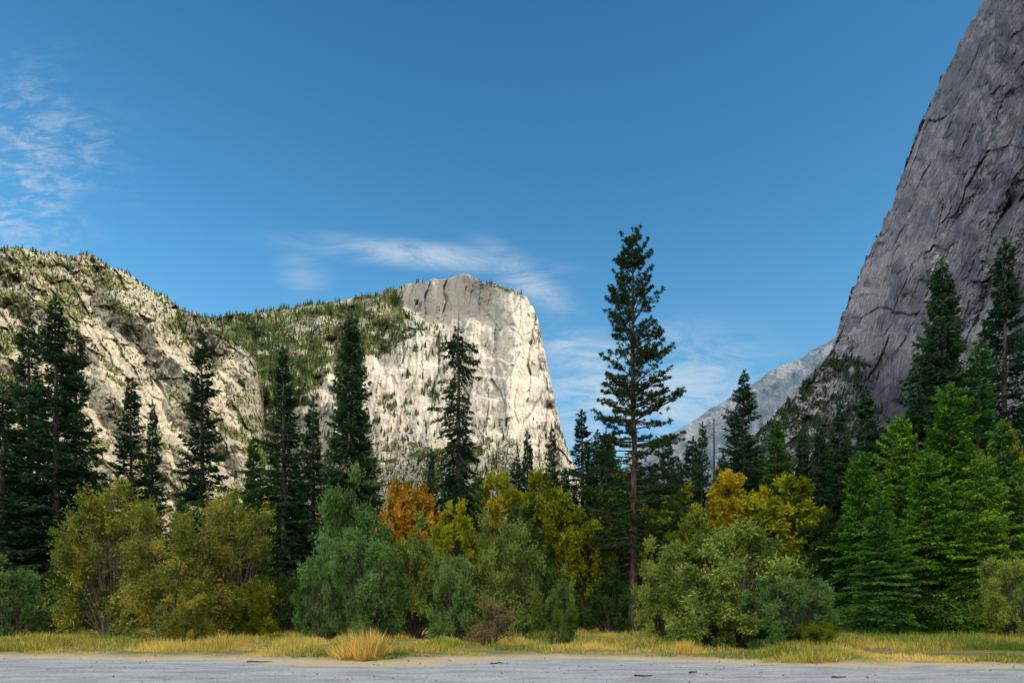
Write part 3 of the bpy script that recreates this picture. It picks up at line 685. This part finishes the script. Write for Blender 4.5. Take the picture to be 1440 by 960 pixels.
for a in [
 ('willow', 160, 668, 46, 160, 'olive', 'left half of the big olive brown willow thicket', 'gbark'),
 ('willow', 248, 690, 42, 170, 'olive', 'middle of the big olive brown willow thicket with bare grey stems', 'gbark'),
 ('willow', 328, 676, 47, 130, 'olive', 'right end of the big olive brown willow thicket', 'gbark'),
 ('bush', 265, 822, 38, 74, 'olive', 'low yellowish shrub in front of the olive willow thicket', 'gbark'),
 ('bush', 352, 806, 45, 84, 'ygreen', 'green shrub at the right foot of the olive willow thicket', 'bark'),
 ('bush', 487, 668, 60, 120, 'teal', 'tall grey green willow below the dense dark conifer', 'bark'),
 ('round', 456, 775, 44, 90, 'teal', 'leftmost grey green willow shrub of the centre left clump', 'bark'),
 ('round', 520, 748, 42, 116, 'teal', 'middle grey green willow shrub of the centre left clump', 'bark'),
 ('bush', 582, 736, 44, 108, 'sage', 'right green willow shrub of the centre left clump', 'bark'),
 ('bush', 640, 762, 42, 80, 'teal', 'narrow green shrub between the centre left clump and the middle olive shrub', 'bark'),
 ('willow', 715, 710, 42, 110, 'sage', 'tall olive shrub in the middle with dark stems', 'bark'),
 ('dry', 688, 842, 34, 80, 'twig', 'low brown half bare shrub at the foot of the middle olive shrub', 'bark'),
 ('bush', 790, 804, 36, 56, 'sage', 'small upright olive shrub left of the tallest pine trunk', 'bark'),
 ('bush', 932, 768, 40, 84, 'sage', 'shrub on the left flank of the largest rounded shrub', 'bark'),
 ('round', 1112, 800, 29, 140, 'teal', 'grey green shrub on the right flank of the largest rounded shrub', 'bark'),
 ('round', 1020, 730, 32, 225, 'sage', 'largest rounded olive green shrub at right of the pine trunk', 'bark'),
 ('bush', 1152, 866, 27.5, 60, 'ygreen', 'small yellow green shrub on the lakebed rim at right', 'bark'),
 ('bush', 18, 790, 48, 104, 'teal', 'grey green shrub cut by the left edge', 'gbark'),
 ('bush', 78, 790, 54, 76, 'dgreen', 'dark shrub left of the olive willow thicket', 'bark'),
 ('round', 1428, 772, 45, 104, 'sage', 'green shrub cut by the right edge', 'bark'),
 ('bush', 405, 795, 58, 90, 'dgreen', 'dark shrub between the olive thicket and grey green clump', 'bark'),
 ('bush', 860, 805, 57, 84, 'dgreen', 'dark shrub behind the base of the tallest pine', 'bark'),
 ('bush', 755, 780, 58, 84, 'dgreen', 'dark shrub behind the small upright olive shrub', 'bark'),
]: plant(*a[:7], name='shrub', catg='shrub', bark=a[7])

# back row
rng = np.random.default_rng(77)
for i, px in enumerate(np.concatenate([np.linspace(-30, 760, 20), np.linspace(785, 1470, 34)])):
    px = px+rng.uniform(-14, 14)
    t = rng.uniform(655, 710) if px < 560 else (rng.uniform(640, 690) if px < 800 else rng.uniform(600, 665))
    plant('fir', px, t, rng.uniform(90, 125), rng.uniform(65, 95), 'fir' if rng.random() < .8 else 'firg', 'dark conifer in the dense forest row behind the shrubs', group='conifers of the forest row behind the shrubs')
# far wood and undergrowth masses
def mass(name, n, y0, y1, h0, h1, wr, nl, leafsz, mat, label, seed, cone=True):
    rng = np.random.default_rng(seed)
    yv = rng.uniform(y0, y1, n); xv = rng.uniform(-.95, .95, n)*yv; H = rng.uniform(h0, h1, n)
    k = np.repeat(np.arange(n), nl); m_ = len(k); f = rng.random(m_)**.8
    rad = H[k]*wr*((1-f) if cone else np.sqrt(np.maximum(1-(f*1.0)**2, 0)))*np.sqrt(rng.random(m_)); a = rng.uniform(0, 6.28, m_)
    Pn = np.column_stack([xv[k]+rad*np.cos(a), yv[k]+rad*np.sin(a), H[k]*f+.1])
    Dn = np.column_stack([np.cos(a), np.sin(a), rng.uniform(-.6, .5, m_)])
    V_, Q_, T_ = leaves(Pn, Dn, leafsz*rng.uniform(.6, 1.4, m_), leafsz*.35*rng.uniform(.6, 1.4, m_), rng, np.clip(rng.random(n)[k]*.5+rng.random(m_)*.3, 0, 1))
    tag(link(name, mesh_from(name, V_, Q_, {'tint': T_}), M[mat]), label, 'forest' if cone else 'undergrowth', kind='stuff')
mass('distant_wood', 380, 135, 330, 22, 36, .13, 420, 1.3, 'fir', 'far-off dark conifer wood filling the valley behind the front trees', 4)
mass('undergrowth', 330, 60, 100, 1.5, 6., .7, 420, .4, 'dgreen', 'dark undergrowth between the trunks behind the shrubs', 6, False)

# grass tufts on the rim
def tuft(px, Y, n, h, spread, label, tt=.62):
    r2 = np.random.default_rng(int(px)); P0 = np.column_stack([r2.normal(0, spread, (n, 2)), np.zeros(n)])
    cl = r2.normal(0, 1, (14, 2))*spread*1.1; ci = r2.integers(0, 14, n); P0[:, :2] = cl[ci]*[1, .6]+r2.normal(0, spread*.28, (n, 2))
    D0 = np.column_stack([P0[:, :2]/max(spread, .1)*.3+r2.normal(0, .28, (n, 2)), np.ones(n)])
    hc = r2.uniform(.45, 1.1, 14)[ci]
    q = leaves(P0, D0, h*hc*r2.uniform(.4, 1.15, n)*np.exp(-(P0[:, 0]/spread/2.4)**2), r2.uniform(.015, .03, n), r2, np.clip(r2.normal(tt, .28, n), 0, 1))
    o = link('grass_tuft', mesh_from('grass_tuft', q[0], q[1], {'tint': q[2]}), M['grass']); o.location = ((px-720)/F*Y, Y, .03)
    tag(o, label, 'grass tuft')
tuft(508, 24.5, 1700, 1.35, .42, 'large golden grass tuft on the rim below the grey green shrubs')
tuft(1132, 23.5, 1200, .6, .5, 'low golden grass tuft on the rim below the small yellow shrub')
tuft(955, 27, 1100, .7, .5, 'grass tuft left of the foot of the largest rounded shrub')
tuft(315, 30, 1300, .95, .6, 'golden grass tuft in front of the olive willow thicket')
# sticks
for k, (px, py, L, a) in enumerate([(905, 951, .5, .1), (975, 946, .3, .5), (365, 931, .9, -.05), (700, 933, .5, .3), (1180, 953, .35, -.2)]):
    Y = EYE*F/(py-HY); r2 = np.random.default_rng(k); pts = np.column_stack([np.linspace(-L/2, L/2, 6), r2.normal(0, .015, 6), .035+r2.normal(0, .008, 6)])
    tv = tubes(pts[:-1], pts[1:], np.linspace(.03, .018, 5), np.linspace(.027, .012, 5), 6)
    o = link('fallen_stick', mesh_from('fallen_stick', tv[0], tv[1], None, True), M['bark']); o.location = ((px-720)/F*Y, Y, 0); o.rotation_euler = (0, 0, a)
    tag(o, ['dark stick on the lakebed below the tallest pine', 'short dark stick just right of the one below the tallest pine', 'long thin stick on the lakebed left of the large grass tuft', 'stick on the lakebed below the low brown shrub', 'short stick on the lakebed toward the right corner'][k], 'stick')
